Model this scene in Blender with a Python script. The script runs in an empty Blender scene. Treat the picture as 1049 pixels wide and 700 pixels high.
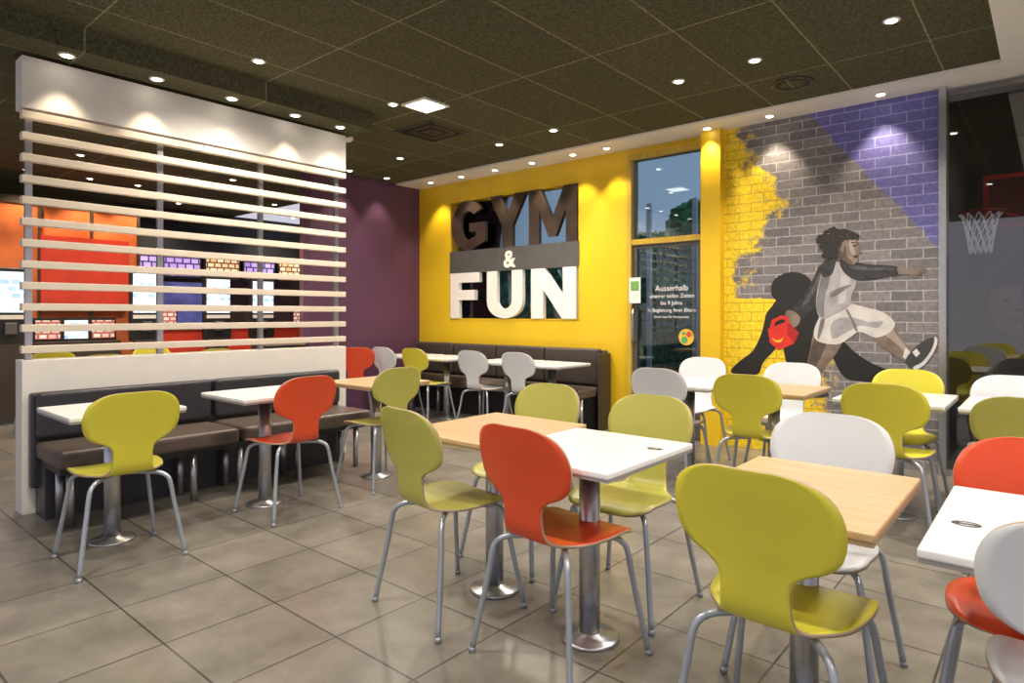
import bpy, math, random, bmesh
from mathutils import Vector, Matrix
from mathutils.geometry import tessellate_polygon
random.seed(4)
S = bpy.context.scene
COL = S.collection
try:
    S.view_settings.view_transform = 'Standard'
except Exception:
    pass

# ------------------------------------------------------------------ materials
def new_mat(name):
    m = bpy.data.materials.new(name); m.use_nodes = True
    nt = m.node_tree
    return m, nt, nt.nodes['Principled BSDF']

def N(nt, t, **kw):
    n = nt.nodes.new(t)
    for k, v in kw.items():
        setattr(n, k, v)
    return n

def mat(name, col, rough=0.5, metal=0.0, var=0.08, scale=8, bump=0.0, emit=0.0, spec=0.5, coat=0.0):
    m, nt, b = new_mat(name)
    tc = N(nt, 'ShaderNodeTexCoord')
    no = N(nt, 'ShaderNodeTexNoise'); no.inputs['Scale'].default_value = scale; no.inputs['Detail'].default_value = 4
    nt.links.new(tc.outputs['Object'], no.inputs['Vector'])
    cr = N(nt, 'ShaderNodeValToRGB')
    a = [max(0, c * (1 - var)) for c in col]; c2 = [min(1, c * (1 + var)) for c in col]
    cr.color_ramp.elements[0].position = .3; cr.color_ramp.elements[1].position = .7
    cr.color_ramp.elements[0].color = (*a, 1); cr.color_ramp.elements[1].color = (*c2, 1)
    nt.links.new(no.outputs['Fac'], cr.inputs['Fac'])
    nt.links.new(cr.outputs['Color'], b.inputs['Base Color'])
    b.inputs['Roughness'].default_value = rough; b.inputs['Metallic'].default_value = metal
    b.inputs['Specular IOR Level'].default_value = spec
    b.inputs['Coat Weight'].default_value = coat
    if emit:
        nt.links.new(cr.outputs['Color'], b.inputs['Emission Color']); b.inputs['Emission Strength'].default_value = emit
    if bump:
        bp = N(nt, 'ShaderNodeBump'); bp.inputs['Strength'].default_value = bump; bp.inputs['Distance'].default_value = .01
        nt.links.new(no.outputs['Fac'], bp.inputs['Height']); nt.links.new(bp.outputs['Normal'], b.inputs['Normal'])
    return m

def tile_mat(name, c1, c2, mortar, w, h, ms, off, rough, nscale, namt, bump=.2, spec=.5, fine=0):
    m, nt, b = new_mat(name)
    tc = N(nt, 'ShaderNodeTexCoord')
    mp = N(nt, 'ShaderNodeMapping'); mp.inputs['Location'].default_value = off
    br = N(nt, 'ShaderNodeTexBrick'); br.offset = 0; br.squash = 1
    br.inputs['Scale'].default_value = 1; br.inputs['Brick Width'].default_value = w; br.inputs['Row Height'].default_value = h
    br.inputs['Mortar Size'].default_value = ms; br.inputs['Mortar Smooth'].default_value = .1
    br.inputs['Color1'].default_value = (*c1, 1); br.inputs['Color2'].default_value = (*c2, 1); br.inputs['Mortar'].default_value = (*mortar, 1)
    nt.links.new(tc.outputs['Object'], mp.inputs['Vector']); nt.links.new(mp.outputs['Vector'], br.inputs['Vector'])
    no = N(nt, 'ShaderNodeTexNoise'); no.inputs['Scale'].default_value = nscale; no.inputs['Detail'].default_value = 8; no.inputs['Roughness'].default_value = .65
    nt.links.new(tc.outputs['Object'], no.inputs['Vector'])
    mr = N(nt, 'ShaderNodeMapRange'); mr.inputs['From Min'].default_value = .3; mr.inputs['From Max'].default_value = .7
    mr.inputs['To Min'].default_value = 1 - namt; mr.inputs['To Max'].default_value = 1 + namt
    nt.links.new(no.outputs['Fac'], mr.inputs['Value'])
    vm = N(nt, 'ShaderNodeVectorMath', operation='SCALE')
    nt.links.new(br.outputs['Color'], vm.inputs[0]); nt.links.new(mr.outputs['Result'], vm.inputs['Scale'])
    nt.links.new(vm.outputs['Vector'], b.inputs['Base Color'])
    b.inputs['Roughness'].default_value = rough; b.inputs['Specular IOR Level'].default_value = spec
    bp = N(nt, 'ShaderNodeBump'); bp.inputs['Strength'].default_value = bump; bp.inputs['Distance'].default_value = .004
    bp.invert = True
    nt.links.new(br.outputs['Fac'], bp.inputs['Height']); nt.links.new(bp.outputs['Normal'], b.inputs['Normal'])
    return m

def screen_mat(name, c1, c2, back, w=.09, h=.07, emit=.9):
    """lit display: rows of small picture tiles on a backlit ground (YZ plane)"""
    m, nt, b = new_mat(name); L = nt.links.new
    tc = N(nt, 'ShaderNodeTexCoord'); sp = N(nt, 'ShaderNodeSeparateXYZ'); cb = N(nt, 'ShaderNodeCombineXYZ')
    L(tc.outputs['Object'], sp.inputs[0]); L(sp.outputs['Y'], cb.inputs['X']); L(sp.outputs['Z'], cb.inputs['Y'])
    br = N(nt, 'ShaderNodeTexBrick'); br.offset = .35; br.inputs['Scale'].default_value = 1
    br.inputs['Brick Width'].default_value = w; br.inputs['Row Height'].default_value = h; br.inputs['Mortar Size'].default_value = .014
    br.inputs['Color1'].default_value = (*c1, 1); br.inputs['Color2'].default_value = (*c2, 1); br.inputs['Mortar'].default_value = (*back, 1)
    L(cb.outputs[0], br.inputs['Vector']); L(br.outputs['Color'], b.inputs['Base Color']); L(br.outputs['Color'], b.inputs['Emission Color'])
    b.inputs['Emission Strength'].default_value = emit; b.inputs['Roughness'].default_value = .25
    return m

def wood_mat(name, ca, cb, along=(1.5, 18, 18)):
    m, nt, b = new_mat(name)
    tc = N(nt, 'ShaderNodeTexCoord'); mp = N(nt, 'ShaderNodeMapping'); mp.inputs['Scale'].default_value = along
    no = N(nt, 'ShaderNodeTexNoise'); no.inputs['Scale'].default_value = 3; no.inputs['Detail'].default_value = 6
    cr = N(nt, 'ShaderNodeValToRGB'); cr.color_ramp.elements[0].position = .35; cr.color_ramp.elements[1].position = .65
    cr.color_ramp.elements[0].color = (*ca, 1); cr.color_ramp.elements[1].color = (*cb, 1)
    nt.links.new(tc.outputs['Object'], mp.inputs['Vector']); nt.links.new(mp.outputs['Vector'], no.inputs['Vector'])
    nt.links.new(no.outputs['Fac'], cr.inputs['Fac']); nt.links.new(cr.outputs['Color'], b.inputs['Base Color'])
    b.inputs['Roughness'].default_value = .35
    return m

def glass_mat(name, tint=(.9, .95, 1), refl=.12):
    m = bpy.data.materials.new(name); m.use_nodes = True; nt = m.node_tree
    nt.nodes.clear()
    o = N(nt, 'ShaderNodeOutputMaterial'); mx = N(nt, 'ShaderNodeMixShader')
    t = N(nt, 'ShaderNodeBsdfTransparent'); t.inputs['Color'].default_value = (*tint, 1)
    g = N(nt, 'ShaderNodeBsdfGlossy'); g.inputs['Roughness'].default_value = .02
    lw = N(nt, 'ShaderNodeFresnel'); lw.inputs['IOR'].default_value = 1.5
    ad = N(nt, 'ShaderNodeMath', operation='ADD'); ad.inputs[1].default_value = refl
    nt.links.new(lw.outputs['Fac'], ad.inputs[0]); nt.links.new(ad.outputs[0], mx.inputs['Fac'])
    nt.links.new(t.outputs[0], mx.inputs[1]); nt.links.new(g.outputs[0], mx.inputs[2]); nt.links.new(mx.outputs[0], o.inputs['Surface'])
    return m

M = {}
M['floor'] = tile_mat('floor_tile', (.178, .162, .138), (.212, .194, .165), (.055, .050, .044), .47, .47, .0045, (-.145, -.09, 0), .30, 4.0, .30, .5)
M['ceil'] = tile_mat('ceiling_felt_tile', (.098, .094, .056), (.086, .083, .050), (.25, .235, .15), .63, 1.25, .006, (1.27, -3.86, 0), .95, 55, .6, .3, .1)
M['white'] = mat('white_paint', (.82, .79, .74), .5, var=.02)
M['yellow'] = mat('yellow_wall_paint', (.76, .50, .014), .45, var=.03, scale=2)
M['purple'] = mat('purple_wall_paint', (.105, .040, .090), .55, var=.06, scale=2)
M['navy'] = mat('dark_leatherette', (.032, .030, .040), .4, var=.15, scale=20, bump=.1)
M['taupe'] = mat('brown_leatherette', (.115, .088, .074), .34, var=.12, scale=14, bump=.15)
M['dark'] = mat('dark_brown_leatherette', (.055, .042, .036), .4, var=.12, scale=14, bump=.15)
M['steel'] = mat('brushed_steel', (.50, .50, .52), .3, .9, var=.06, scale=30)
M['tube'] = mat('grey_lacquered_tube', (.38, .42, .47), .3, .5, var=.05, scale=20)
M['black'] = mat('black_plastic', (.015, .015, .016), .4)
M['cream'] = mat('cream_slat', (.78, .69, .57), .45, var=.04)
M['tabwhite'] = mat('white_laminate', (.80, .80, .79), .22, var=.015)
M['tabwood'] = wood_mat('oak_laminate', (.50, .33, .175), (.60, .415, .24))
M['edge'] = mat('ply_edge', (.40, .30, .20), .5)
M['edgegrey'] = mat('grey_edge', (.30, .28, .27), .5)
M['frame'] = wood_mat('door_frame_wood', (.50, .34, .04), (.62, .42, .06), (8, 8, 1))
M['glass'] = glass_mat('clear_glass', (.58, .72, .80), .04)
M['glassr'] = glass_mat('play_room_glass', (.7, .7, .72), .09)
M['grey'] = mat('grey_metal_band', (.12, .115, .11), .4, .3)
M['brown'] = mat('bronze_metal_letter', (.17, .125, .095), .28, .75, var=.35, scale=3)
M['lamp'] = mat('lamp_emitter', (1, .93, .8), .5, emit=14, var=0)
M['ledpanel'] = mat('led_panel', (1, .93, .85), .5, emit=7, var=0)
M['chair_lime'] = mat('chair_lime', (.66, .60, .05), .35, var=.03, scale=3)
M['chair_olive'] = mat('chair_olive', (.47, .45, .09), .36, var=.03, scale=3)
M['chair_red'] = mat('chair_red', (.72, .075, .02), .35, var=.03, scale=3)
M['chair_white'] = mat('chair_white', (.70, .73, .77), .35, var=.02, scale=3)

# ------------------------------------------------------------------ mesh helpers
def obj_from(name, verts, faces, m=None, parent=None, smooth=False, loc=(0, 0, 0)):
    me = bpy.data.meshes.new(name); me.from_pydata([tuple(v) for v in verts], [], faces); me.update()
    if m: me.materials.append(m)
    if smooth:
        for p in me.polygons: p.use_smooth = True
    o = bpy.data.objects.new(name, me); COL.objects.link(o); o.location = loc
    if parent: o.parent = parent
    return o

def group(name, loc=(0, 0, 0), rz=0):
    e = bpy.data.objects.new(name, None); COL.objects.link(e); e.location = loc; e.rotation_euler = (0, 0, rz)
    e.empty_display_size = .1
    return e

def inst(name, me, parent, loc=(0, 0, 0), rot=(0, 0, 0)):
    o = bpy.data.objects.new(name, me); COL.objects.link(o); o.parent = parent; o.location = loc; o.rotation_euler = rot
    return o

def box(name, x0, x1, y0, y1, z0, z1, m, parent=None, bevel=0, seg=2):
    cx, cy, cz = (x0 + x1) / 2, (y0 + y1) / 2, (z0 + z1) / 2
    hx, hy, hz = (x1 - x0) / 2, (y1 - y0) / 2, (z1 - z0) / 2
    v = [(sx * hx, sy * hy, sz * hz) for sx in (-1, 1) for sy in (-1, 1) for sz in (-1, 1)]
    f = [(0, 1, 3, 2), (4, 6, 7, 5), (0, 4, 5, 1), (2, 3, 7, 6), (0, 2, 6, 4), (1, 5, 7, 3)]
    o = obj_from(name, v, f, m, parent, loc=(cx, cy, cz))
    if bevel:
        b = o.modifiers.new('bevel', 'BEVEL'); b.width = bevel; b.segments = seg
        for p in o.data.polygons: p.use_smooth = True
        w = o.modifiers.new('wn', 'WEIGHTED_NORMAL')
    return o

def wbox(name, x0, x1, y0, y1, z0, z1, m, parent=None):
    """box with origin at world zero (so procedural coords are in metres of the room)"""
    v = [(x, y, z) for x in (x0, x1) for y in (y0, y1) for z in (z0, z1)]
    f = [(0, 1, 3, 2), (4, 6, 7, 5), (0, 4, 5, 1), (2, 3, 7, 6), (0, 2, 6, 4), (1, 5, 7, 3)]
    return obj_from(name, v, f, m, parent)

def lathe(name, prof, m, parent=None, loc=(0, 0, 0), n=32, smooth=True):
    v = []; f = []
    for r, z in prof:
        for i in range(n):
            a = 2 * math.pi * i / n; v.append((r * math.cos(a), r * math.sin(a), z))
    for j in range(len(prof) - 1):
        for i in range(n):
            f.append((j * n + i, j * n + (i + 1) % n, (j + 1) * n + (i + 1) % n, (j + 1) * n + i))
    f.append(tuple(range(n - 1, -1, -1))); f.append(tuple((len(prof) - 1) * n + i for i in range(n)))
    o = obj_from(name, v, f, m, parent, False, loc)
    if smooth:
        for p in o.data.polygons[:-2]: p.use_smooth = True
    return o

def catmull(pts, sub=6):
    out = []; P = [Vector(p) for p in pts]; n = len(P)
    for i in range(n - 1):
        p0 = P[max(i - 1, 0)]; p1 = P[i]; p2 = P[i + 1]; p3 = P[min(i + 2, n - 1)]
        for k in range(sub):
            t = k / sub
            out.append(.5 * ((2 * p1) + (p2 - p0) * t + (2 * p0 - 5 * p1 + 4 * p2 - p3) * t * t + (3 * p1 - p0 - 3 * p2 + p3) * t ** 3))
    out.append(P[-1]); return out

def tube_geo(path, r, n=10, V=None, F=None):
    V = V if V is not None else []; F = F if F is not None else []
    base = len(V); path = [Vector(p) for p in path]
    up = Vector((.31, .2, .9)).normalized()
    for i, p in enumerate(path):
        t = (path[min(i + 1, len(path) - 1)] - path[max(i - 1, 0)]).normalized()
        a = up - t * up.dot(t)
        if a.length < 1e-3: a = Vector((1, 0, 0)) - t * t.x
        a.normalize(); b = t.cross(a); up = a
        rr = r[i] if isinstance(r, list) else r
        for k in range(n):
            an = 2 * math.pi * k / n
            V.append(p + (a * math.cos(an) + b * math.sin(an)) * rr)
    for i in range(len(path) - 1):
        for k in range(n):
            F.append((base + i * n + k, base + i * n + (k + 1) % n, base + (i + 1) * n + (k + 1) % n, base + (i + 1) * n + k))
    F.append(tuple(base + k for k in range(n - 1, -1, -1))); F.append(tuple(base + (len(path) - 1) * n + k for k in range(n)))
    return V, F

def prism(name, poly, y0, y1, m, parent=None):
    """extruded XZ polygon between planes y0 (front, toward room) and y1"""
    n = len(poly)
    tris = tessellate_polygon([[Vector((p[0], p[1], 0)) for p in poly]])
    V = [(p[0], y0, p[1]) for p in poly] + [(p[0], y1, p[1]) for p in poly]
    F = [tuple(t) for t in tris] + [tuple(n + i for i in reversed(t)) for t in tris]
    F += [(i, (i + 1) % n, n + (i + 1) % n, n + i) for i in range(n)]
    o = obj_from(name, V, F, m, parent)
    bm = bmesh.new(); bm.from_mesh(o.data); bmesh.ops.recalc_face_normals(bm, faces=bm.faces); bm.to_mesh(o.data); bm.free()
    return o

def text(name, s, size, loc, m, parent=None, ext=.002, rot=(math.pi / 2, 0, 0), off=0, align='CENTER'):
    c = bpy.data.curves.new(name, 'FONT'); c.body = s; c.size = size; c.extrude = ext; c.offset = off; c.align_x = align
    t = bpy.data.objects.new(name, c); COL.objects.link(t)
    bpy.context.view_layer.update()
    dg = bpy.context.evaluated_depsgraph_get()
    me = bpy.data.meshes.new_from_object(t.evaluated_get(dg))
    bpy.data.objects.remove(t)
    o = bpy.data.objects.new(name, me); COL.objects.link(o); me.materials.clear(); me.materials.append(m)
    o.location = loc; o.rotation_euler = rot
    if parent: o.parent = parent
    return o

# ------------------------------------------------------------------ chair
def chair_shell_mesh(m):
    #      y      z     half width
    prof = [(.232, .448, .085), (.228, .453, .135), (.215, .461, .172), (.18, .470, .200), (.10, .473, .214), (.02, .470, .212),
            (-.06, .467, .192), (-.11, .468, .155), (-.150, .474, .122), (-.178, .490, .104), (-.195, .520, .095), (-.203, .560, .092),
            (-.208, .595, .093), (-.212, .622, .103), (-.216, .645, .134), (-.220, .666, .180), (-.226, .698, .211), (-.236, .750, .224), (-.247, .800, .222),
            (-.257, .845, .204), (-.263, .875, .173), (-.267, .895, .128), (-.268, .904, .075)]
    rows = catmull([(p[0], p[1], p[2]) for p in prof], 4)
    nt_ = 14; V = []; F = []
    for (y, z, w) in rows:
        back = min(1, max(0, (z - .50) / .15))
        for k in range(nt_ + 1):
            t = -1 + 2 * k / nt_
            x = w * t; q = (x / .21) ** 2
            V.append((x, y + back * .035 * q, z + (1 - back) * .012 * q * (1 if y < .15 else .4)))
    W = nt_ + 1
    for i in range(len(rows) - 1):
        for k in range(nt_):
            F.append((i * W + k, i * W + k + 1, (i + 1) * W + k + 1, (i + 1) * W + k))
    o = obj_from('seat_shell', V, F, m, None, True)
    s = o.modifiers.new('s', 'SOLIDIFY'); s.thickness = .011; s.offset = 0
    o.data.materials.append(M['edge']); s.material_offset_rim = 1
    bpy.context.view_layer.update()
    me = bpy.data.meshes.new_from_object(o.evaluated_get(bpy.context.evaluated_depsgraph_get()))
    bpy.data.objects.remove(o)
    return me
def chair_leg_meshes():
    out = []
    for sx in (-1, 1):
        for sy in (-1, 1):
            p = catmull([(sx * .03, sy * .03, .452), (sx * .11, sy * .10, .450), (sx * .150, sy * .14, .446), (sx * .178, sy * .166, .425),
                         (sx * .190, sy * .178, .385), (sx * .205, sy * .19, .28), (sx * .245, sy * .232, .014)], 6)
            V, F = tube_geo(p, .0115, 10)
            o = obj_from('leg', V, F, M['tube'], None, True); me = o.data; bpy.data.objects.remove(o); out.append(me)
    V = []; F = []
    for sx in (-1, 1):
        for sy in (-1, 1):
            tube_geo([(sx * .2445, sy * .2315, .02), (sx * .247, sy * .234, .0)], .0135, 10, V, F)
    o = obj_from('foot_caps', V, F, M['tube'], None, True); foot = o.data; bpy.data.objects.remove(o)
    o = box('mount', -.07, .07, -.07, .07, .452, .462, M['black']); mount = o.data; mz = tuple(o.location); bpy.data.objects.remove(o)
    return out, foot, mount, mz
SHELL = {k: chair_shell_mesh(M['chair_' + k]) for k in ('lime', 'olive', 'red', 'white')}
LEGS, FOOT, MOUNT, MZ = chair_leg_meshes()
def chair(x, y, deg, color):
    """deg = 0 : sitter faces +Y"""
    e = group('dining_chair', (x, y, 0), math.radians(deg))
    inst('seat_shell', SHELL[color], e)
    for i, l in enumerate(LEGS): inst('leg_%d' % (i + 1), l, e)
    inst('foot_caps', FOOT, e); inst('mount_plate', MOUNT, e, MZ)
    return e

def table(x, y, wx, wy, kind, mark=True):
    e = group('cafe_table', (x, y, 0))
    m = M['tab' + kind]
    box('tabletop', -wx / 2, wx / 2, -wy / 2, wy / 2, .742, .767, m, e, .006)
    box('tabletop_core', -wx / 2 + .003, wx / 2 - .003, -wy / 2 + .003, wy / 2 - .003, .732, .746, M['edge'] if kind == 'wood' else M['edgegrey'], e)
    lathe('column', [(.042, .018), (.042, .72)], M['steel'], e)
    lathe('base', [(.118, 0), (.118, .008), (.112, .014), (.05, .022), (.046, .03)], M['steel'], e)
    box('top_plate', -.14, .14, -.14, .14, .72, .733, M['black'], e)
    if mark:
        V = []; F = []
        n = 28
        for i in range(n):
            a = 2 * math.pi * i / n
            V += [(.032 * math.cos(a), .024 * math.sin(a), 0), (.024 * math.cos(a), .016 * math.sin(a), 0)]
        for i in range(n):
            j = (i + 1) % n; F.append((2 * i, 2 * j, 2 * j + 1, 2 * i + 1))
        V += [(-.022, -.006, 0), (.022, -.006, 0), (.022, .006, 0), (-.022, .006, 0)]; F.append((2 * n, 2 * n + 1, 2 * n + 2, 2 * n + 3))
        mx = -wx / 2 + .07 if mark == 'L' else wx / 2 - .07
        obj_from('table_mark', V, F, M['black'], e, loc=(mx, (-wy / 2 + .27) if mark == 'L' else (wy / 2 - .2), .7678))
    return e

# ------------------------------------------------------------------ room shell
BW = 6.26   # back wall plane
wbox('floor', -13, 3.6, -3, 8.6, -.1, 0, M['floor'])
wbox('ceiling', -13, 3.6, -3, 5.82, 3.15, 3.25, M['ceil'])
wbox('trim_1', -7.1, 3.6, 5.82, 6.45, 3.13, 3.25, M['white'])
wbox('trim_2', -.29, 3.6, -3, 5.82, 3.11, 3.1499, M['white'])
yw = group('wall_back')
SX0, SX1, SZ0, SZ1 = -6.45, -4.27, 1.23, 2.86
DX0, DX1 = -3.60, -2.70
for i, a in enumerate([(-7.25, SX0, 0, 3.13), (SX1, DX0, 0, 3.13), (SX0, SX1, 0, SZ0), (SX0, SX1, SZ1, 3.13)]):
    wbox('yellow_panel_%d' % (i + 1), a[0], a[1], BW, BW + .16, a[2], a[3], M['yellow'], yw)
wbox('yellow_pillar', DX1, -2.50, 6.10, BW + .16, 0, 3.13, M['yellow'], yw)
wbox('door_header', DX0, DX1, BW, BW + .16, 3.05, 3.13, M['yellow'], yw)
wbox('wall_purple', -7.25, -7.10, 4.45, BW, 0, 3.15, M['purple'])
wbox('ceiling_bulkhead', -6.3, -4.79, -3, 3.65, 3.0, 3.1499, M['ceil'])

# ------------------------------------------------------------------ door
d = group('door_1')
def dbox(n, *a): return wbox(n, *a, M['frame'], d)
dbox('jamb_left', DX0, DX0 + .05, 6.2, 6.36, 0, 3.05)
dbox('jamb_right', DX1 - .05, DX1, 6.2, 6.36, 0, 3.05)
dbox('head', DX0 + .05, DX1 - .05, 6.2, 6.36, 3.0, 3.05)
dbox('transom_bar', DX0 + .05, DX1 - .05, 6.21, 6.35, 2.06, 2.12)
for n, a in {'leaf_stile_left': (DX0 + .05, DX0 + .10, 0.01, 2.06), 'leaf_stile_right': (DX1 - .10, DX1 - .05, 0.01, 2.06),
             'leaf_bottom_rail': (DX0 + .10, DX1 - .10, 0.01, .12), 'leaf_top_rail': (DX0 + .10, DX1 - .10, 2.02, 2.06)}.items():
    wbox(n, a[0], a[1], 6.24, 6.30, a[2], a[3], M['grey'], d)
wbox('leaf_glass', DX0 + .10, DX1 - .10, 6.265, 6.275, .12, 2.02, M['glass'], d)
wbox('transom_glass', DX0 + .05, DX1 - .05, 6.265, 6.275, 2.12, 3.0, M['glass'], d)
V, F = tube_geo([(DX0 + .08, 6.24, 1.0), (DX0 + .08, 6.20, 1.0), (DX0 + .08, 6.18, 1.05), (DX0 + .08, 6.18, 1.3), (DX0 + .08, 6.2, 1.35), (DX0 + .08, 6.24, 1.35)], .012)
obj_from('door_handle', V, F, M['steel'], d, True)
notice = mat('notice_paper', (.75, .76, .72), .6, var=.1, scale=25)
wbox('door_notice', DX0 + .03, DX0 + .17, 6.195, 6.199, 1.42, 1.70, notice, d)
greenm = mat('notice_green', (.15, .35, .08), .6)
wbox('door_notice_picture', DX0 + .05, DX0 + .15, 6.193, 6.195, 1.56, 1.66, greenm, d)
tw = mat('white_vinyl', (.75, .75, .75), .5, emit=.15)
for i, s in enumerate(['Ausserhalb', 'unserer tollen Zeiten', 'bis 9 Jahre', 'in Begleitung ihrer Eltern', 'Danke fuer Ihr Verstaendnis']):
    text('door_lettering_%d' % (i + 1), s, [.085, .06, .06, .055, .035][i], (-3.10, 6.262, [1.55, 1.475, 1.40, 1.325, 1.26][i]), tw, d, .0005)
stk = mat('sticker_yellow', (.8, .5, .05), .5); stk2 = mat('sticker_green', (.1, .4, .15), .5); stk3 = mat('sticker_red', (.7, .08, .05), .5)
for nme, r_, x_, z_, m_, y_ in (('round_sticker', .085, -2.93, 1.06, stk, 6.262), ('sticker_dot_1', .035, -2.95, 1.03, stk2, 6.259), ('sticker_dot_2', .03, -2.90, 1.09, stk3, 6.259), ('sticker_dot_3', .02, -2.96, 1.10, stk2, 6.259)):
    lathe(nme, [(r_, 0), (r_, .002)], m_, d, (x_, y_, z_)).rotation_euler = (math.pi / 2, 0, 0)

# ------------------------------------------------------------------ sign window GYM & FUN
w = group('window_1')
for n, a in {'frame_left': (SX0 - .004, SX0 + .012, SZ0, SZ1), 'frame_right': (SX1 - .012, SX1 + .004, SZ0, SZ1),
             'frame_bottom': (SX0, SX1, SZ0 - .004, SZ0 + .012), 'frame_top': (SX0, SX1, SZ1 - .012, SZ1 + .004)}.items():
    wbox(n, a[0], a[1], BW - .006, BW + .16, a[2], a[3], M['yellow'], w)
wbox('window_glass', SX0, SX1, BW + .12, BW + .13, SZ0, SZ1, M['glass'], w)
sg = group('gym_and_fun_sign')
wbox('middle_band', SX0, SX1, BW - .012, BW + .06, 1.865, 2.17, M['grey'], sg)
def put(poly, x0, x1, z0, z1): return [(x0 + (x1 - x0) * a, z0 + (z1 - z0) * b) for a, b in poly]
Fp = [(0, 0), (.3, 0), (.3, .4), (.85, .4), (.85, .62), (.3, .62), (.3, .79), (1, .79), (1, 1), (0, 1)]
Np = [(0, 0), (.28, 0), (.28, .58), (.70, 0), (1, 0), (1, 1), (.72, 1), (.72, .42), (.30, 1), (0, 1)]
Yp = [(.36, 0), (.64, 0), (.64, .40), (1, 1), (.69, 1), (.5, .62), (.31, 1), (0, 1), (.36, .40)]
Mp = [(0, 0), (.22, 0), (.22, .60), (.42, .12), (.58, .12), (.78, .60), (.78, 0), (1, 0), (1, 1), (.74, 1), (.5, .45), (.26, 1), (0, 1)]
Up = [(0, 1), (0, .35)] + [(.5 - .5 * math.cos(math.radians(a)), .35 - .35 * math.sin(math.radians(a))) for a in range(15, 180, 15)] + \
     [(1, .35), (1, 1), (.71, 1), (.71, .37)] + [(.5 + .21 * math.cos(math.radians(a)), .37 - .17 * math.sin(math.radians(a))) for a in range(20, 180, 20)] + [(.29, .37), (.29, 1)]
Gp = [(.5 + .5 * math.cos(math.radians(a)), .5 + .5 * math.sin(math.radians(a))) for a in range(38, 306, 12)] + \
     [(1, .16), (1, .54), (.54, .54), (.54, .37), (.73, .37), (.73, .27)] + \
     [(.5 + .23 * math.cos(math.radians(a)), .5 + .29 * math.sin(math.radians(a))) for a in range(300, 40, -15)]
for n, P, x0, x1 in [('letter_G', Gp, -6.41, -5.78), ('letter_Y', Yp, -5.70, -5.07), ('letter_M', Mp, -5.03, -4.30)]:
    prism(n, put(P, x0, x1, 2.17, 2.85), BW - .015, BW + .04, M['brown'], sg)
for n, P, x0, x1 in [('letter_F', Fp, -6.43, -5.88), ('letter_U', Up, -5.74, -5.13), ('letter_N', Np, -4.99, -4.31)]:
    prism(n, put(P, x0, x1, 1.245, 1.865), BW - .02, BW + .04, M['white'], sg)
text('ampersand', '&', .30, (-5.35, BW - .017, 1.91), M['white'], sg, .006, off=.008)

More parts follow.
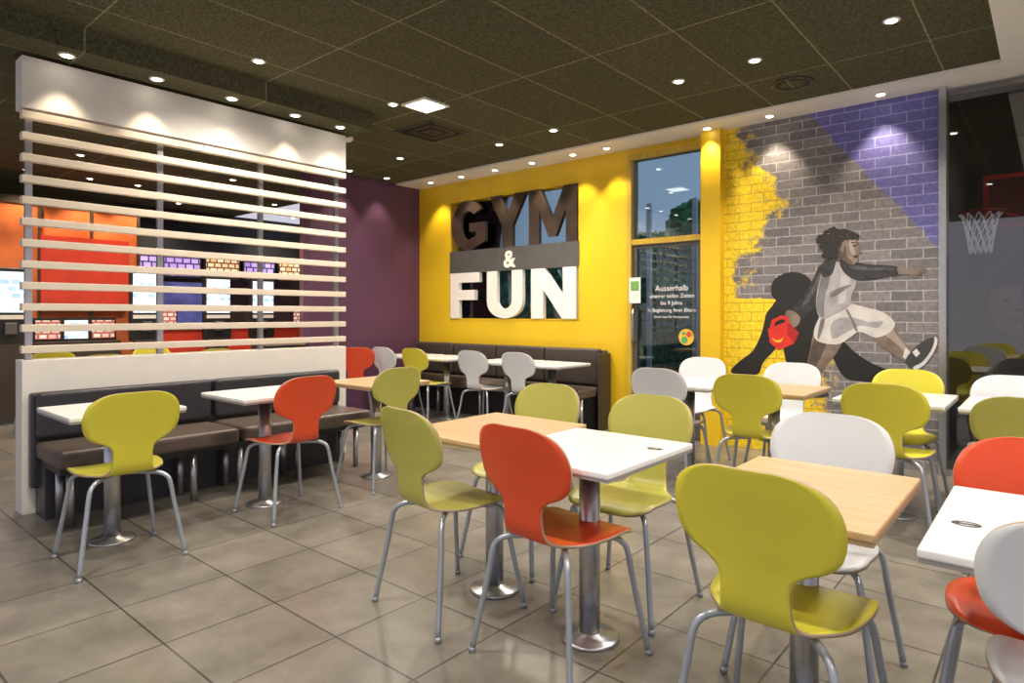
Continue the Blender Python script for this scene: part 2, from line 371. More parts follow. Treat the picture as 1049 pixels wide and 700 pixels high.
# ------------------------------------------------------------------ mural wall
def mural_mat():
    m, nt, b = new_mat('painted_brick_mural')
    tc = N(nt, 'ShaderNodeTexCoord'); sp = N(nt, 'ShaderNodeSeparateXYZ'); cb = N(nt, 'ShaderNodeCombineXYZ')
    L = nt.links.new
    L(tc.outputs['Object'], sp.inputs[0]); L(sp.outputs['X'], cb.inputs['X']); L(sp.outputs['Z'], cb.inputs['Y'])
    br = N(nt, 'ShaderNodeTexBrick'); br.inputs['Scale'].default_value = 1
    br.inputs['Brick Width'].default_value = .235; br.inputs['Row Height'].default_value = .088; br.inputs['Mortar Size'].default_value = .006
    br.inputs['Mortar Smooth'].default_value = .4; br.inputs['Bias'].default_value = -.1
    br.inputs['Color1'].default_value = (.14, .13, .14, 1); br.inputs['Color2'].default_value = (.23, .215, .225, 1); br.inputs['Mortar'].default_value = (.37, .36, .37, 1)
    L(cb.outputs[0], br.inputs['Vector'])
    no = N(nt, 'ShaderNodeTexNoise'); no.inputs['Scale'].default_value = 4.5; no.inputs['Detail'].default_value = 8; no.inputs['Roughness'].default_value = .7
    L(cb.outputs[0], no.inputs['Vector'])
    nf = N(nt, 'ShaderNodeTexNoise'); nf.inputs['Scale'].default_value = 30; nf.inputs['Detail'].default_value = 6
    L(cb.outputs[0], nf.inputs['Vector'])
    def math_(op, a, bb, clamp=False):
        n = N(nt, 'ShaderNodeMath', operation=op, use_clamp=clamp)
        for i, x in enumerate((a, bb)):
            if isinstance(x, (int, float)): n.inputs[i].default_value = x
            else: L(x, n.inputs[i])
        return n.outputs[0]
    def mixc(fac, a, c):
        n = N(nt, 'ShaderNodeMix', data_type='RGBA'); L(fac, n.inputs[0])
        for i, x in ((6, a), (7, c)):
            if isinstance(x, tuple): n.inputs[i].default_value = (*x, 1)
            else: L(x, n.inputs[i])
        return n.outputs[2]
    X = sp.outputs['X']; Z = sp.outputs['Z']
    nz = math_('MULTIPLY', math_('SUBTRACT', no.outputs['Fac'], .5), 1.3)
    low = math_('MULTIPLY', math_('SUBTRACT', 1.46, Z), 20, True)
    bul = math_('MULTIPLY', math_('SUBTRACT', .60, math_('ABSOLUTE', math_('SUBTRACT', Z, 2.35), 0)), .60)
    edge = math_('ADD', math_('ADD', -2.26, math_('MAXIMUM', bul, 0.0)), math_('MULTIPLY', low, .74))
    yf = math_('MULTIPLY', math_('ADD', math_('SUBTRACT', edge, X), nz), 8, True)
    lim = math_('SUBTRACT', 3.12, math_('MULTIPLY', math_('ADD', X, 1.72), 1.30))
    pf = math_('MULTIPLY', math_('MULTIPLY', math_('ADD', math_('SUBTRACT', Z, lim), math_('MULTIPLY', nz, .12)), 25, True), .92)
    pc = mixc(br.outputs['Fac'], (.12, .115, .38), (.27, .27, .56))
    yc = mixc(br.outputs['Fac'], (.84, .60, .02), (.52, .36, .02))
    m1 = mixc(pf, br.outputs['Color'], pc)
    m2 = mixc(yf, m1, yc)
    mr = N(nt, 'ShaderNodeMapRange'); mr.inputs['From Min'].default_value = .3; mr.inputs['From Max'].default_value = .7
    mr.inputs['To Min'].default_value = .78; mr.inputs['To Max'].default_value = 1.2; L(nf.outputs['Fac'], mr.inputs['Value'])
    vm = N(nt, 'ShaderNodeVectorMath', operation='SCALE'); L(m2, vm.inputs[0]); L(mr.outputs['Result'], vm.inputs['Scale'])
    L(vm.outputs[0], b.inputs['Base Color']); b.inputs['Roughness'].default_value = .6
    return m
MY = 6.20
wbox('wall_mural', -2.50, -.71, MY, BW + .16, 0, 3.13, mural_mat())

# figure printed on the mural: survey outline rectified into wall metres
def rect(pts):
    out = []
    for u, v in pts:
        r = (u - 524.5) / 654; dx = -.647 + .763 * r; dy = .763 + .647 * r
        D = MY / dy; out.append((D * dx, 1.3 + (322 - v) / 654 * D))
    return out
def sm(pts, sub=4):
    """closed smooth outline"""
    P = [Vector((p[0], p[1])) for p in pts]; n = len(P); out = []
    for i in range(n):
        p0, p1, p2, p3 = P[i - 1], P[i], P[(i + 1) % n], P[(i + 2) % n]
        for k in range(sub):
            t = k / sub
            q = .5 * ((2 * p1) + (p2 - p0) * t + (2 * p0 - 5 * p1 + 4 * p2 - p3) * t * t + (3 * p1 - p0 - 3 * p2 + p3) * t ** 3)
            out.append((q.x, q.y))
    return out
pm = {'ink': mat('print_black', (.012, .012, .013), .6), 'hair': mat('print_hair', (.018, .015, .014), .6, var=.6, scale=60),
      'hair2': mat('print_hair_light', (.06, .05, .045), .6, var=.5, scale=60),
      'skin': mat('print_skin', (.20, .15, .125), .6, var=.3, scale=9), 'hskin': mat('print_skin_highlight', (.36, .29, .25), .6, var=.2, scale=9),
      'shirt': mat('print_shirt', (.34, .33, .35), .6, var=.2, scale=9), 'shirtl': mat('print_shirt_light', (.46, .45, .46), .6, var=.2, scale=9),
      'shirtd': mat('print_shirt_shade', (.17, .165, .175), .6, var=.3, scale=9),
      'shorts': mat('print_shorts', (.58, .56, .54), .6, var=.15, scale=9), 'red': mat('print_red', (.62, .03, .02), .5, var=.1), 'redd': mat('print_red_dark', (.36, .015, .015), .5, var=.1),
      'shoe': mat('print_shoe', (.05, .05, .055), .5), 'sole': mat('print_sole', (.65, .65, .65), .5), 'sleeve': mat('print_sleeve', (.028, .028, .032), .6, var=.5, scale=15),
      'sleevel': mat('print_sleeve_fold', (.075, .075, .085), .6, var=.4, scale=15), 'yel': mat('print_yellow', (.8, .5, .02), .5),
      'dskin': mat('print_skin_shade', (.085, .062, .052), .6, var=.3, scale=9)}
mg = group('mural_boy_print')
layers = [
 ('shadow_head', 'ink', 1, [(789, 298), (791, 289), (797, 283), (808, 279), (820, 280), (829, 286), (832, 296), (828, 306), (816, 312), (802, 311), (792, 306)]),
 ('shadow_body', 'ink', 1, [(798, 306), (818, 309), (838, 312), (846, 330), (836, 352), (830, 372), (818, 381), (806, 374), (800, 354), (790, 362), (781, 372), (776, 383), (762, 386), (748, 381), (756, 371), (770, 360), (778, 345), (782, 332), (784, 322), (790, 314)]),
 ('shadow_leg', 'ink', 1, [(862, 350), (874, 360), (890, 371), (908, 379), (916, 387), (902, 392), (884, 391), (866, 388), (856, 374), (852, 360)]),
 ('back_arm_sleeve', 'sleeve', 1, [(848, 266), (838, 274), (830, 290), (819, 308), (808, 319), (811, 326), (821, 327), (834, 314), (846, 300), (855, 280)]),
 ('back_arm_fold', 'sleevel', 1, [(840, 279), (834, 290), (824, 307), (820, 314), (826, 311), (835, 298), (842, 285)]),
 ('back_leg', 'skin', 1, [(836, 338), (862, 344), (859, 357), (850, 370), (842, 382), (834, 397), (822, 396), (825, 380), (829, 360)]),
 ('back_leg_shade', 'dskin', 1, [(836, 342), (846, 348), (842, 362), (834, 378), (829, 396), (823, 394), (826, 378), (830, 360)]),
 ('back_sock', 'sole', 0, [(821, 390), (836, 391), (834, 399), (820, 398)]),
 ('back_shoe', 'shoe', 1, [(818, 397), (834, 396), (846, 401), (846, 407), (824, 407), (816, 404)]),
 ('back_hand', 'skin', 1, [(806, 318), (814, 320), (819, 326), (817, 333), (811, 336), (806, 333), (803, 326)]),
 ('gift_box', 'red', 0, [(786, 337), (806, 329), (818, 341), (813, 352), (797, 359), (788, 351)]),
 ('gift_box_side', 'redd', 0, [(806, 329), (818, 341), (813, 352), (806, 343)]),
 ('gift_box_handle', 'red', 0, [(788, 336), (790, 328), (800, 323), (807, 325), (809, 332), (805, 331), (804, 328), (800, 327), (794, 330), (792, 335)]),
 ('gift_box_smile', 'yel', 1, [(790, 346), (794, 348.5), (798, 348.5), (802, 346), (799, 350.5), (794, 350.5)]),
 ('front_leg', 'skin', 1, [(888, 334), (910, 328), (920, 341), (929, 354), (938, 363), (933, 371), (922, 368), (906, 358), (893, 346)]),
 ('front_leg_highlight', 'hskin', 1, [(898, 334), (909, 331), (917, 342), (926, 354), (934, 362), (929, 363), (918, 353), (906, 343)]),
 ('sock', 'sole', 0, [(927, 356), (934, 364), (931, 371), (924, 366)]),
 ('shorts', 'shorts', 1, [(842, 320), (856, 312), (870, 311), (886, 315), (904, 320), (916, 331), (910, 341), (896, 346), (880, 340), (870, 346), (857, 353), (838, 350), (833, 340)]),
 ('shorts_fold', 'shirt', 1, [(852, 330), (870, 325), (890, 330), (904, 329), (898, 336), (880, 334), (866, 341), (852, 347)]),
 ('shorts_crease_1', 'shirtd', 1, [(866, 318), (868, 318), (876, 332), (878, 340), (875, 338), (872, 330)]),
 ('shorts_crease_2', 'shirtd', 1, [(842, 322), (845, 324), (842, 338), (838, 348), (837, 342)]),
 ('shirt', 'shirt', 1, [(846, 265), (857, 263), (868, 266), (876, 274), (877, 290), (872, 302), (870, 313), (857, 321), (842, 327), (836, 318), (836, 302), (840, 284)]),
 ('shirt_light', 'shirtl', 1, [(860, 270), (868, 273), (871, 284), (867, 298), (865, 308), (859, 311), (858, 300), (861, 284)]),
 ('shirt_shade', 'shirtd', 1, [(845, 267), (850, 276), (848, 292), (844, 308), (843, 325), (836, 318), (837, 302), (841, 284)]),
 ('shirt_crease', 'shirtd', 1, [(850, 300), (862, 294), (872, 292), (862, 299), (852, 305)]),
 ('neck', 'dskin', 1, [(855, 255), (868, 260), (867, 268), (860, 269), (854, 266)]),
 ('shoulder_sleeve', 'sleeve', 1, [(846, 265), (856, 263.5), (855, 272), (851, 282), (843, 284), (840, 276)]),
 ('front_arm_sleeve', 'sleeve', 1, [(862, 264), (872, 268), (890, 271), (908, 272), (921, 274), (921, 281), (906, 284), (890, 287), (876, 287), (866, 281), (860, 272)]),
 ('front_arm_fold_1', 'sleevel', 1, [(870, 271), (888, 274), (904, 274), (916, 276), (904, 277), (886, 277), (872, 275)]),
 ('front_forearm', 'skin', 1, [(919, 274), (927, 275), (934, 275.5), (934, 280.5), (926, 281), (920, 281)]),
 ('front_palm', 'skin', 1, [(931, 275), (936, 274.5), (940, 276), (940, 280), (936, 282), (931, 281)]),
 ('finger_1', 'skin', 0, [(938, 274.6), (947, 273.6), (947.5, 274.8), (939, 276.2)]),
 ('finger_2', 'skin', 0, [(939, 276.2), (948.5, 276), (948.5, 277.4), (939, 277.6)]),
 ('finger_3', 'skin', 0, [(939, 277.8), (948, 278.6), (947.6, 279.8), (939, 279.2)]),
 ('finger_4', 'skin', 0, [(938, 279.3), (945.5, 281.2), (945, 282.3), (937, 280.8)]),
 ('thumb', 'skin', 0, [(933, 280.5), (936.5, 280.5), (939, 284.4), (937.4, 285)]),
 ('sneaker', 'shoe', 1, [(927, 369), (932, 361), (939, 354), (948, 348), (956, 346), (957, 353), (952, 363), (944, 373), (936, 377), (929, 374)]),
 ('sneaker_sole', 'sole', 1, [(957, 345), (960, 349), (957, 359), (948, 372), (938, 379), (935, 376), (944, 371), (952, 361), (956, 352)]),
 ('sneaker_lace', 'sole', 0, [(934, 361), (938, 357), (942, 362), (938, 366)]),
 ('face', 'skin', 0, [(861, 244), (870, 242), (876, 244), (878, 248), (877.6, 251), (879, 254), (881.6, 258), (880, 259.5), (878.6, 260), (880, 262), (878.8, 263.6), (879.6, 265), (877.5, 268), (874.5, 271), (869, 270.5), (863, 266), (859, 256)]),
 ('face_shade', 'dskin', 1, [(860, 252), (866, 253), (867, 262), (873, 269), (869, 270), (863, 265), (859, 257)]),
 ('face_light', 'hskin', 1, [(870, 246), (876, 246.5), (876, 250), (874, 254), (876, 259), (873, 261), (870, 256)]),
 ('eyebrow', 'ink', 0, [(871.5, 248.4), (877, 247.6), (877, 248.6), (872, 249.6)]),
 ('eye', 'ink', 0, [(873, 251.5), (876.6, 250.6), (876.8, 252.4), (873.6, 253)]),
 ('mouth', 'ink', 0, [(874, 262.4), (879, 261.8), (877.5, 264.2), (874.8, 264.4)]),
 ('ear', 'skin', 1, [(861, 252), (863.6, 251.5), (864.2, 255), (862.4, 259), (860.8, 257)]),
]
for i, (n, mm, s_, pts) in enumerate(layers):
    q = rect(sm(pts) if s_ else pts)
    prism(n, q, MY - .0008 - .0003 * i, MY - .0002 - .0003 * i, pm[mm], mg)
yy = MY - .0008 - .0003 * len(layers)
def curl_mesh(name, cs, m, y):
    V = []; F = []
    for cu, cv, rr in cs:
        P = rect([(cu + rr * math.cos(2 * math.pi * k / 12), cv + rr * math.sin(2 * math.pi * k / 12)) for k in range(12)])
        b = len(V); V += [(p[0], y, p[1]) for p in P]; F.append(tuple(b + k for k in range(12)))
        y -= .00002
    return obj_from(name, V, F, m, mg)
cs = [(852, 248, 8.5), (860, 243, 6), (868, 240, 4.5), (847, 254, 6), (853, 259, 5), (858, 250, 4)]
for k in range(34):
    a = math.radians(-20 + 205 * k / 33 + random.uniform(-4, 4))
    cs.append((858 + 18.5 * math.cos(a) * random.uniform(.9, 1.08) - 1, 248 - 12 * math.sin(a) * random.uniform(.9, 1.1), random.uniform(1.6, 3.0)))
cs = [c for c in cs if not (c[0] > 869 and c[1] > 245)]
for k in range(12):
    cs.append((random.uniform(841, 848), random.uniform(250, 263), random.uniform(1.8, 3)))
cs += [(850, 263, 3), (856, 263, 2.2), (874, 240.5, 3), (878, 242.5, 2.4), (864, 238, 3.5), (847, 246, 6), (855, 240, 4.5), (862, 239, 4), (868, 242, 4.5), (874, 243, 3)]
curl_mesh('hair', cs, pm['hair'], yy - .0004)
curl_mesh('hair_highlights', [(random.uniform(845, 872), random.uniform(238, 247), random.uniform(.4, .9)) for _ in range(26)], pm['hair2'], yy - .0026)

# ------------------------------------------------------------------ glazed play room on the right
pg = group('window_2')
wbox('post_left', -.71, -.66, 6.14, 6.34, 0, 3.13, M['steel'], pg)
wbox('post_mid', .9, .95, 6.18, 6.30, 0, 3.13, M['steel'], pg)
wbox('glass_pane', -.66, .9, 6.23, 6.24, .05, 3.1, M['glassr'], pg)
wbox('glass_pane_right', .95, 3.4, 6.23, 6.24, .05, 3.1, M['glassr'], pg)
wbox('sill', -.66, 3.4, 6.18, 6.30, 0, .05, M['steel'], pg)
drk = mat('play_room_wall', (.10, .082, .075), .6, var=.2, scale=2)
wbox('wall_playroom_back', -.8, 3.6, 8.4, 8.5, 0, 3.3, drk)
wbox('wall_playroom_left', -.8, -.71, BW + .16, 8.4, 0, 3.3, drk)
wbox('ceiling_playroom', -.8, 3.6, 6.45, 8.5, 3.13, 3.3, mat('play_room_ceiling', (.07, .065, .055), .8))
hoop = group('basketball_hoop', (-.50, 7.0, 2.2))
redm = mat('hoop_red', (.6, .03, .02), .4)
box('backboard', .02, .62, .30, .32, -.1, .35, mat('backboard_panel', (.20, .03, .03), .5), hoop)
for nme, a in {'border_top': (.0, .64, .33, .37), 'border_bottom': (0, .64, -.12, -.08), 'border_left': (0, .04, -.08, .33), 'border_right': (.6, .64, -.08, .33)}.items():
    box(nme, a[0], a[1], .285, .30, a[2], a[3], redm, hoop)
box('support_post', .28, .36, .32, .40, -2.2, .3, M['black'], hoop)
box('post_foot', .12, .52, .2, .6, -2.2, -2.16, M['black'], hoop)
ring = [(.17 * math.cos(2 * math.pi * i / 32), .17 * math.sin(2 * math.pi * i / 32), 0) for i in range(33)]
V, F = tube_geo(ring, .012); obj_from('rim', V, F, redm, hoop, True)
V, F = tube_geo([(.12, .12, 0), (.25, .29, -.02)], .012); obj_from('rim_arm', V, F, redm, hoop, True)
V = []; F = []
for s in (-1, 1):
    for k in range(12):
        p = []
        for j in range(9):
            t = j / 8; a = 2 * math.pi * (k / 12) + s * t * 1.05; r = .165 - .085 * math.sqrt(t)
            p.append((r * math.cos(a), r * math.sin(a), -.36 * t))
        tube_geo(p, .005, 5, V, F)
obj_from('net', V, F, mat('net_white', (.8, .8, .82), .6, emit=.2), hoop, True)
pp = group('portrait_poster')
wbox('print', -.60, .9, 8.35, 8.37, 0, 1.95, mat('poster_grey', (.06, .052, .055), .4, var=.5, scale=2), pp)
def ell(cx, cz, rx, rz, n=24): return [(cx + rx * math.cos(2 * math.pi * i / n), cz + rz * math.sin(2 * math.pi * i / n)) for i in range(n)]
pk = mat('poster_skin', (.24, .17, .14), .5, var=.35, scale=5)
prism('face', ell(-.28, 1.40, .25, .32), 8.342, 8.351, pk, pp)
prism('hair', [(-.56, 1.45), (-.52, 1.72), (-.35, 1.82), (-.15, 1.80), (-.0, 1.66), (.0, 1.45), (-.08, 1.58), (-.28, 1.62), (-.48, 1.56)], 8.336, 8.3505, pm['ink'], pp)
for nme, e_ in (('eye_left', ell(-.38, 1.45, .035, .016)), ('eye_right', ell(-.17, 1.45, .035, .016)), ('mouth', ell(-.28, 1.25, .08, .025)), ('nose_shadow', ell(-.27, 1.34, .035, .014))):
    prism(nme, e_, 8.336, 8.343, pm['ink'], pp)

# ------------------------------------------------------------------ slatted partition
PX = -5.10
pt = group('slatted_partition')
Y0 = 1.09
box('low_wall', PX - .13, PX + .03, Y0, 3.56, 0, 1.0, M['white'], pt, .004)
box('header_panel', PX - .13, PX + .03, Y0, 3.56, 2.64, 2.975, M['white'], pt, .004)
for i in range(12):
    z = 1.045 + i * .139
    box('slat_%d' % (i + 1), PX - .03, PX + .03, Y0, 3.56, z, z + .048, M['cream'], pt, .003)
for i, y in enumerate((1.14, 1.95, 2.75, 3.5)):
    box('post_%d' % (i + 1), PX - .06, PX - .031, y - .02, y + .02, 1.0, 2.64, M['steel'], pt)

# left bench
bn = group('banquette_bench')
box('back_panel', -5.06, -4.98, 1.12, 3.42, .18, .79, M['navy'], bn, .015, 3)
for i, (a, b) in enumerate([(1.14, 2.24), (2.27, 3.40)]):
    box('back_cushion_%d' % (i + 1), -4.99, -4.92, a, b, .50, .80, M['navy'], bn, .03, 4)
    box('seat_cushion_%d' % (i + 1), -4.99, -4.47, a, b, .37, .48, M['taupe'], bn, .03, 4)
box('seat_frame', -4.97, -4.53, 1.16, 3.38, .33, .375, M['black'], bn)
box('plinth', -5.06, -4.84, 1.16, 3.38, .0, .33, M['navy'], bn)
for i, y in enumerate((1.22, 1.95, 2.28, 2.75, 3.3)):
    lathe('leg_%d' % (i + 1), [(.022, 0), (.022, .34)], M['steel'], bn, (-4.56, y, 0))
    lathe('rear_leg_%d' % (i + 1), [(.022, 0), (.022, .34)], M['steel'], bn, (-4.78, y, 0))

# yellow-wall bench
b2 = group('banquette_bench')
box('back_panel', -7.0, -3.86, 6.14, 6.24, .10, .89, M['dark'], b2, .02, 3)
for i in range(4):
    a = -6.98 + i * .777
    box('back_cushion_%d' % (i + 1), a, a + .765, 6.06, 6.16, .50, .91, M['dark'], b2, .03, 4)
    box('seat_cushion_%d' % (i + 1), a, a + .765, 5.68, 6.15, .37, .48, M['taupe'], b2, .03, 4)
box('plinth', -6.95, -3.9, 5.95, 6.14, 0, .37, M['black'], b2)
for i in range(5):
    lathe('leg_%d' % (i + 1), [(.02, 0), (.02, .37)], M['steel'], b2, (-6.9 + i * .75, 5.75, 0))
box('end_panel', -3.86, -3.83, 6.0, 6.24, .0, .86, M['dark'], b2, .01)

# ------------------------------------------------------------------ tables & chairs
table(-4.13, 1.31, .60, .58, 'white'); table(-4.13, 2.24, .60, .60, 'white'); table(-4.15, 3.20, .62, .60, 'wood')
chair(-3.82, 1.25, 88, 'lime'); chair(-3.88, 2.27, 92, 'red'); chair(-3.97, 3.10, 90, 'olive')
# centre group
table(-1.425, 2.16, .58, .66, 'white'); table(-2.02, 2.25, .59, .68, 'wood', False)
chair(-1.445, 1.985, -5, 'red'); chair(-2.07, 2.00, -8, 'olive')
chair(-2.18, 2.66, 180, 'olive'); chair(-1.49, 2.57, 180, 'olive')
# right group
table(-.59, 2.09, .52, .70, 'wood', False); table(.06, 2.06, .60, .70, 'white', 'L')
chair(-.59, 1.89, -3, 'lime'); chair(-.67, 2.50, 180, 'white')
chair(-.03, 2.35, 180, 'red'); chair(.09, 1.87, 2, 'white')
# second row right
for x, k in ((-2.2, 'white'), (-1.55, 'wood'), (-.78, 'white'), (-.12, 'white')):
    table(x, 4.76, .60, .68, k, False)
chair(-2.24, 4.52, 0, 'white'); chair(-1.57, 4.45, 3, 'lime'); chair(-.75, 4.40, 0, 'lime'); chair(-.10, 4.14, 0, 'olive')
chair(-2.45, 5.36, 180, 'white'); chair(-1.62, 5.20, 180, 'white'); chair(-.80, 5.08, 180, 'lime'); chair(-.20, 4.97, 180, 'white')
# far group at yellow wall
for x in (-6.45, -5.78, -4.78, -4.15):
    table(x, 5.55, .60, .62, 'white', False)
chair(-6.22, 5.12, 0, 'white'); chair(-5.72, 5.18, 0, 'lime'); chair(-4.86, 5.26, 0, 'white'); chair(-4.28, 5.34, 0, 'white')
chair(-6.60, 4.75, 60, 'red')

# ------------------------------------------------------------------ service area behind the partition
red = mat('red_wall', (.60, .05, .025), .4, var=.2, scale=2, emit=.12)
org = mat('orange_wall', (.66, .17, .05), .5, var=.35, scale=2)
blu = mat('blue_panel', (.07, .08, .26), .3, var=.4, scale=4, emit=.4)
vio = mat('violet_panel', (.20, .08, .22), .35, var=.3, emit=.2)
dwl = mat('dark_wall', (.13, .085, .075), .4, var=.3, scale=3)
wbox('wall_left', -12.6, -12.5, -3, 8.6, 0, 3.15, dwl)
wbox('wall_left_back', -12.5, -7.25, 8.0, 8.1, 0, 3.15, dwl)
scr = screen_mat('kiosk_screen', (.25, .45, .75), (.75, .80, .85), (.70, .80, .88), .11, .08, .9)
scr2 = screen_mat('menu_screen_warm', (.65, .35, .15), (.85, .72, .5), (.12, .05, .03), .13, .09, .8)
scr3 = screen_mat('menu_screen_violet', (.45, .35, .7), (.25, .15, .4), (.05, .03, .12), .14, .10, .8)
pink = screen_mat('counter_screen', (.75, .45, .38), (.75, .68, .62), (.40, .12, .10), .10, .07, .6)
rw = group('red_room_divider')
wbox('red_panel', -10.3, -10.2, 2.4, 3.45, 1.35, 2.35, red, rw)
wbox('orange_panel', -10.4, -10.3, 1.7, 3.6, 0, 2.75, org, rw)
wbox('dark_lintel', -10.42, -10.28, .2, 3.62, 2.75, 2.85, M['dark'], rw)
wbox('violet_panel', -10.4, -10.3, .2, 1.7, 0, 2.75, vio, rw)
for i in range(4):
    y = 1.78 + i * .6
    wbox('mullion_%d' % (i + 1), -10.28, -10.25, y, y + .035, 0, 2.75, M['dark'], rw)
def kiosk(x, y, h):
    k = group('ordering_kiosk', (x, y, 0))
    box('stand', -.05, .05, -.15, .15, .02, .95, M['dark'], k, .01)
    box('foot', -.2, .2, -.22, .22, 0, .02, M['steel'], k)
    box('housing', -.05, .05, -.20, .20, .93, h, M['black'], k, .02)
    box('display', .05, .056, -.17, .17, 1.32, h - .05, scr, k)
    box('card_reader', .05, .10, -.06, .06, 1.06, 1.2, M['grey'], k, .01)
    box('header_strip', .05, .056, -.17, .17, 1.24, 1.29, M['white'], k)
kiosk(-9.6, 3.45, 1.92); kiosk(-9.4, 4.35, 1.86); kiosk(-9.4, 1.9, 1.85); kiosk(-9.5, 5.1, 1.86)
fr2 = group('counter_display_row')
wbox('row_body', -9.9, -9.6, 2.2, 3.15, 0, .95, M['dark'], fr2)
for i in range(3):
    y = 2.24 + i * .31
    wbox('row_display_%d' % (i + 1), -9.78, -9.76, y, y + .26, .98, 1.22, [pink, scr, pink][i], fr2)
wbox('row_rail', -9.8, -9.78, 2.2, 3.15, .95, 1.25, M['black'], fr2)
ct = group('service_counter')
wbox('counter_body', -11.2, -10.6, 3.8, 7.2, 0, 1.05, red, ct)
wbox('counter_top', -11.25, -10.55, 3.75, 7.25, 1.05, 1.1, M['steel'], ct)
for i in range(4):
    y = 4.1 + i * .8
    wbox('register_%d' % (i + 1), -11.0, -10.95, y, y + .32, 1.14, 1.38, M['black'], ct); wbox('register_display_%d' % (i + 1), -10.95, -10.945, y + .02, y + .30, 1.16, 1.36, pink, ct)
    wbox('register_foot_%d' % (i + 1), -11.02, -10.9, y + .1, y + .2, 1.1, 1.14, M['black'], ct)
mb = group('menu_board')
for i in range(5):
    y = 3.8 + i * .72
    wbox('menu_case_%d' % (i + 1), -11.9, -11.8, y, y + .66, 1.95, 2.40, M['black'], mb)
    wbox('menu_display_%d' % (i + 1), -11.8, -11.79, y + .03, y + .63, 1.98, 2.37, [scr3, scr3, scr2, scr3, scr2][i], mb)
wbox('hanging_rail', -11.86, -11.84, 3.8, 7.4, 2.4, 3.15, M['black'], mb)
bp = group('blue_feature_wall')
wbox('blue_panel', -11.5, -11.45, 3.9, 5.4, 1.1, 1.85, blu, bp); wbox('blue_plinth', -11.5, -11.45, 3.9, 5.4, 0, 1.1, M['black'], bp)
wbox('wall_divider', -8.9, -8.8, 5.4, 7.9, 0, 3.15, mat('warm_grey_panel', (.22, .10, .10), .5, var=.5, scale=3))
ad = group('wall_poster')
for i, (a, b, c, e_, m_) in enumerate([(5.5, 5.95, 1.75, 2.15, scr2), (6.05, 6.5, 1.5, 2.1, red), (5.5, 5.95, 1.2, 1.65, pink), (6.6, 7.1, 1.4, 2.2, scr), (6.05, 6.5, 1.1, 1.4, blu)]):
    wbox('poster_frame_%d' % (i + 1), -8.8, -8.785, a - .02, b + .02, c - .02, e_ + .02, M['black'], ad)
    wbox('poster_%d' % (i + 1), -8.785, -8.78, a, b, c, e_, m_, ad)
for (x, y, a, c) in ((-8.3, 2.0, 90, 'lime'), (-8.2, 3.1, -90, 'lime'), (-7.4, 2.2, 90, 'lime'), (-7.6, 3.4, 90, 'lime')):
    chair(x, y, a, c)
table(-8.75, 2.5, .6, .6, 'wood', False); table(-8.0, 3.9, .6, .6, 'wood', False); table(-7.2, 3.0, .6, .6, 'wood', False)
wc = group('waste_station')
box('cabinet', -7.5, -7.13, 3.9, 4.38, 0, .92, M['black'], wc, .01); box('cabinet_top', -7.51, -7.12, 3.88, 4.40, .92, .95, M['steel'], wc)

# ------------------------------------------------------------------ outside
wbox('ground_outside', -20, -.81, 8.6, 30, -.15, -.02, mat('asphalt', (.09, .10, .10), .8))
def tree(x, y, h, r, g=1.0):
    t = group('tree', (x, y, -.02))
    V, F = tube_geo([(0, 0, 0), (.03, 0, h * .4), (0, .05, h * .8)], [.14, .11, .05], 8); obj_from('trunk', V, F, mat('bark', (.06, .045, .03), .9), t, True)
    lm = mat('leaves', (.06 * g, .17 * g, .06 * g), .8, var=.8, scale=6)
    for i in range(16):
        bm = bmesh.new(); bmesh.ops.create_icosphere(bm, subdivisions=4, radius=r * random.uniform(.24, .42))
        for v in bm.verts: v.co *= 1 + random.uniform(-.22, .22)
        me = bpy.data.meshes.new('crown_%d' % (i + 1)); bm.to_mesh(me); bm.free(); me.materials.append(lm)
        inst('crown_%d' % (i + 1), me, t, (random.uniform(-r, r) * .9, random.uniform(-r, r) * .6, h * random.uniform(.45, 1.0)))
tree(-5.2, 13.5, 3.4, 1.5, 1.5); tree(-6.9, 14.5, 3.0, 1.3, 1.3); tree(-9.3, 13.8, 2.2, 1.4, 1.3); tree(-9.6, 19, 3.6, 1.8, 1.6); tree(-13, 15, 2.8, 1.6, 1.3); tree(-3.0, 17, 3.0, 1.6, 1.4)
wbox('hedge', -16, -1.5, 9.8, 10.3, -.02, 1.30, mat('hedge_leaves', (.06, .15, .055), .9, var=.8, scale=14, bump=1))
refl_posts = group('reflection_frame')  # white posts and rail added outside, standing in for frame reflections in the door glass
for i, x in enumerate((-5.3, -4.5, -3.8)):
    wbox('reflection_post_%d' % (i + 1), x, x + .06, 8.3, 8.36, 0, 2.9, M['white'], refl_posts)
wbox('reflection_rail', -5.3, -3.74, 8.3, 8.36, 2.3, 2.36, M['white'], refl_posts)

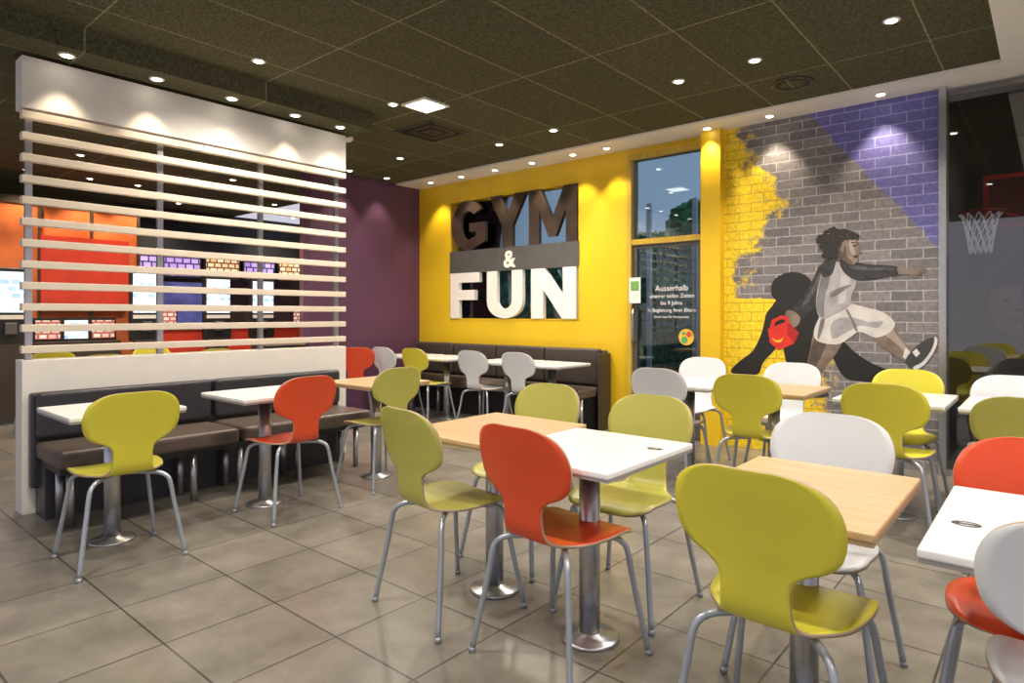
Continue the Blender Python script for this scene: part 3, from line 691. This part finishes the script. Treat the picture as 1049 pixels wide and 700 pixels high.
# ------------------------------------------------------------------ ceiling fixtures
def spot(x, y, z=3.15, w=60, ang=110, tilt=None, blend=.6, col=(1, .86, .68), r=.04, lit=True):
    e = group('ceiling_downlight', (x, y, z))
    lathe('trim_ring', [(.050, -.0005), (.050, -.008), (.036, -.010), (.032, -.004)], M['white'], e, n=24)
    lathe('emitter', [(.030, -.0085), (.030, -.0115)], M['lamp'], e, n=20)
    if lit:
        l = bpy.data.lights.new('lamp', 'SPOT'); l.energy = w; l.spot_size = math.radians(ang); l.spot_blend = blend
        l.color = col; l.shadow_soft_size = r
        o = bpy.data.objects.new('lamp', l); COL.objects.link(o); o.parent = e; o.location = (0, 0, -.06)
        if tilt: o.rotation_euler = tilt
    return e
G = dict(w=110, ang=145, blend=.8, r=.08, col=(1, .90, .77))
for x, y in [(-1.66, 4.68), (-2.27, 4.71), (-.78, 4.6), (-4.42, 2.35), (-4.43, 3.6), (-3.83, 5.15), (-4.6, 5.2), (-5.9, 4.9),
             (-2.4, 1.2), (-.7, 1.2), (-3.2, .6), (-1.6, -.4)]:
    spot(x, y, **G)
for x in (-6.6, -6.0, -5.4, -4.8, -4.2, -3.75, -2.6, -2.0, -1.1, -.1):
    spot(x, 6.02, 3.13, w=36, ang=78, tilt=(math.radians(8), 0, 0), blend=.6, col=(1, .82, .58), r=.03)
for y in (4.9, 5.5):
    spot(-6.9, y, w=24, ang=80, r=.03)
for y in (1.3, 1.85, 2.4, 2.95, 3.4):
    spot(-4.93, y, 3.0, w=16, ang=80, blend=.5, col=(1, .80, .56), r=.03)
for x, y in ((-7.0, 1.6), (-7.2, 3.0), (-8.6, 2.4), (-8.6, 4.2), (-10.0, 5.6), (-11.1, 4.5), (-11.1, 6.6), (-8.0, 5.4)):
    spot(x, y, 3.15, w=110, ang=140, r=.08)
for y in (2.2, 2.9, 3.5, 1.2):  # added close to the divider to wash it with orange glow and scallops
    spot(-10.0, y, 3.15, w=60, ang=100, r=.04, col=(1, .74, .45))
for x, y in ((.2, 4.2), (.3, 2.6), (1.4, 3.4), (1.2, .6)):
    spot(x, y, 3.11, **G)
for x, y in ((.0, 7.2), (1.6, 7.4)):
    spot(x, y, 3.13, w=16, ang=140)
lp = group('square_ceiling_light', (-4.23, 3.80, 3.15))
box('panel_frame', -.15, .15, -.15, .15, -.015, -.0005, M['white'], lp); box('panel_diffuser', -.12, .12, -.12, .12, -.019, -.0151, M['ledpanel'], lp)
av = group('ceiling_air_vent', (-4.80, 4.40, 3.15))
for i in range(5):
    s = .27 - i * .05
    for j, (a, b, c, dd) in enumerate([(-s, s, -s, -s + .014), (-s, s, s - .014, s), (-s, -s + .014, -s, s), (s - .014, s, -s, s)]):
        box('louver_%d_%d' % (i + 1, j + 1), a, b, c, dd, -.016, -.0005, M['black'] if i % 2 else M['grey'], av)
box('duct_plate', -.26, .26, -.26, .26, -.006, -.001, M['black'], av)
rv = group('round_ceiling_speaker', (-1.60, 5.35, 3.15))
lathe('rim', [(.16, -.0005), (.16, -.01), (.14, -.014), (.13, -.006)], M['dark'], rv)
lathe('grille', [(.128, -.007), (.05, -.013)], M['ceil'], rv)
sd = group('smoke_detector', (-5.6, 3.95, 3.15))
lathe('body', [(.06, -.0005), (.06, -.03), (.035, -.055)], M['white'], sd)

# ------------------------------------------------------------------ world
W = bpy.data.worlds.new('World'); S.world = W; W.use_nodes = True
nt = W.node_tree; bg = nt.nodes['Background']
tc = N(nt, 'ShaderNodeTexCoord'); sx = N(nt, 'ShaderNodeSeparateXYZ'); cr = N(nt, 'ShaderNodeValToRGB')
cr.color_ramp.elements[0].position = 0; cr.color_ramp.elements[0].color = (.68, .64, .68, 1)
cr.color_ramp.elements[1].position = .6; cr.color_ramp.elements[1].color = (.34, .42, .66, 1)
nt.links.new(tc.outputs['Generated'], sx.inputs[0]); nt.links.new(sx.outputs['Z'], cr.inputs['Fac']); nt.links.new(cr.outputs['Color'], bg.inputs['Color'])
bg.inputs['Strength'].default_value = 1.05

# ------------------------------------------------------------------ camera
cd = bpy.data.cameras.new('camera'); cam = bpy.data.objects.new('camera', cd); COL.objects.link(cam)
cam.location = (0, 0, 1.3); cam.rotation_euler = (math.pi / 2, 0, math.radians(40.35))
cd.sensor_width = 36; cd.lens = 36 * 654 / 1049; cd.shift_y = -28 / 1049; cd.clip_start = .05
S.camera = cam
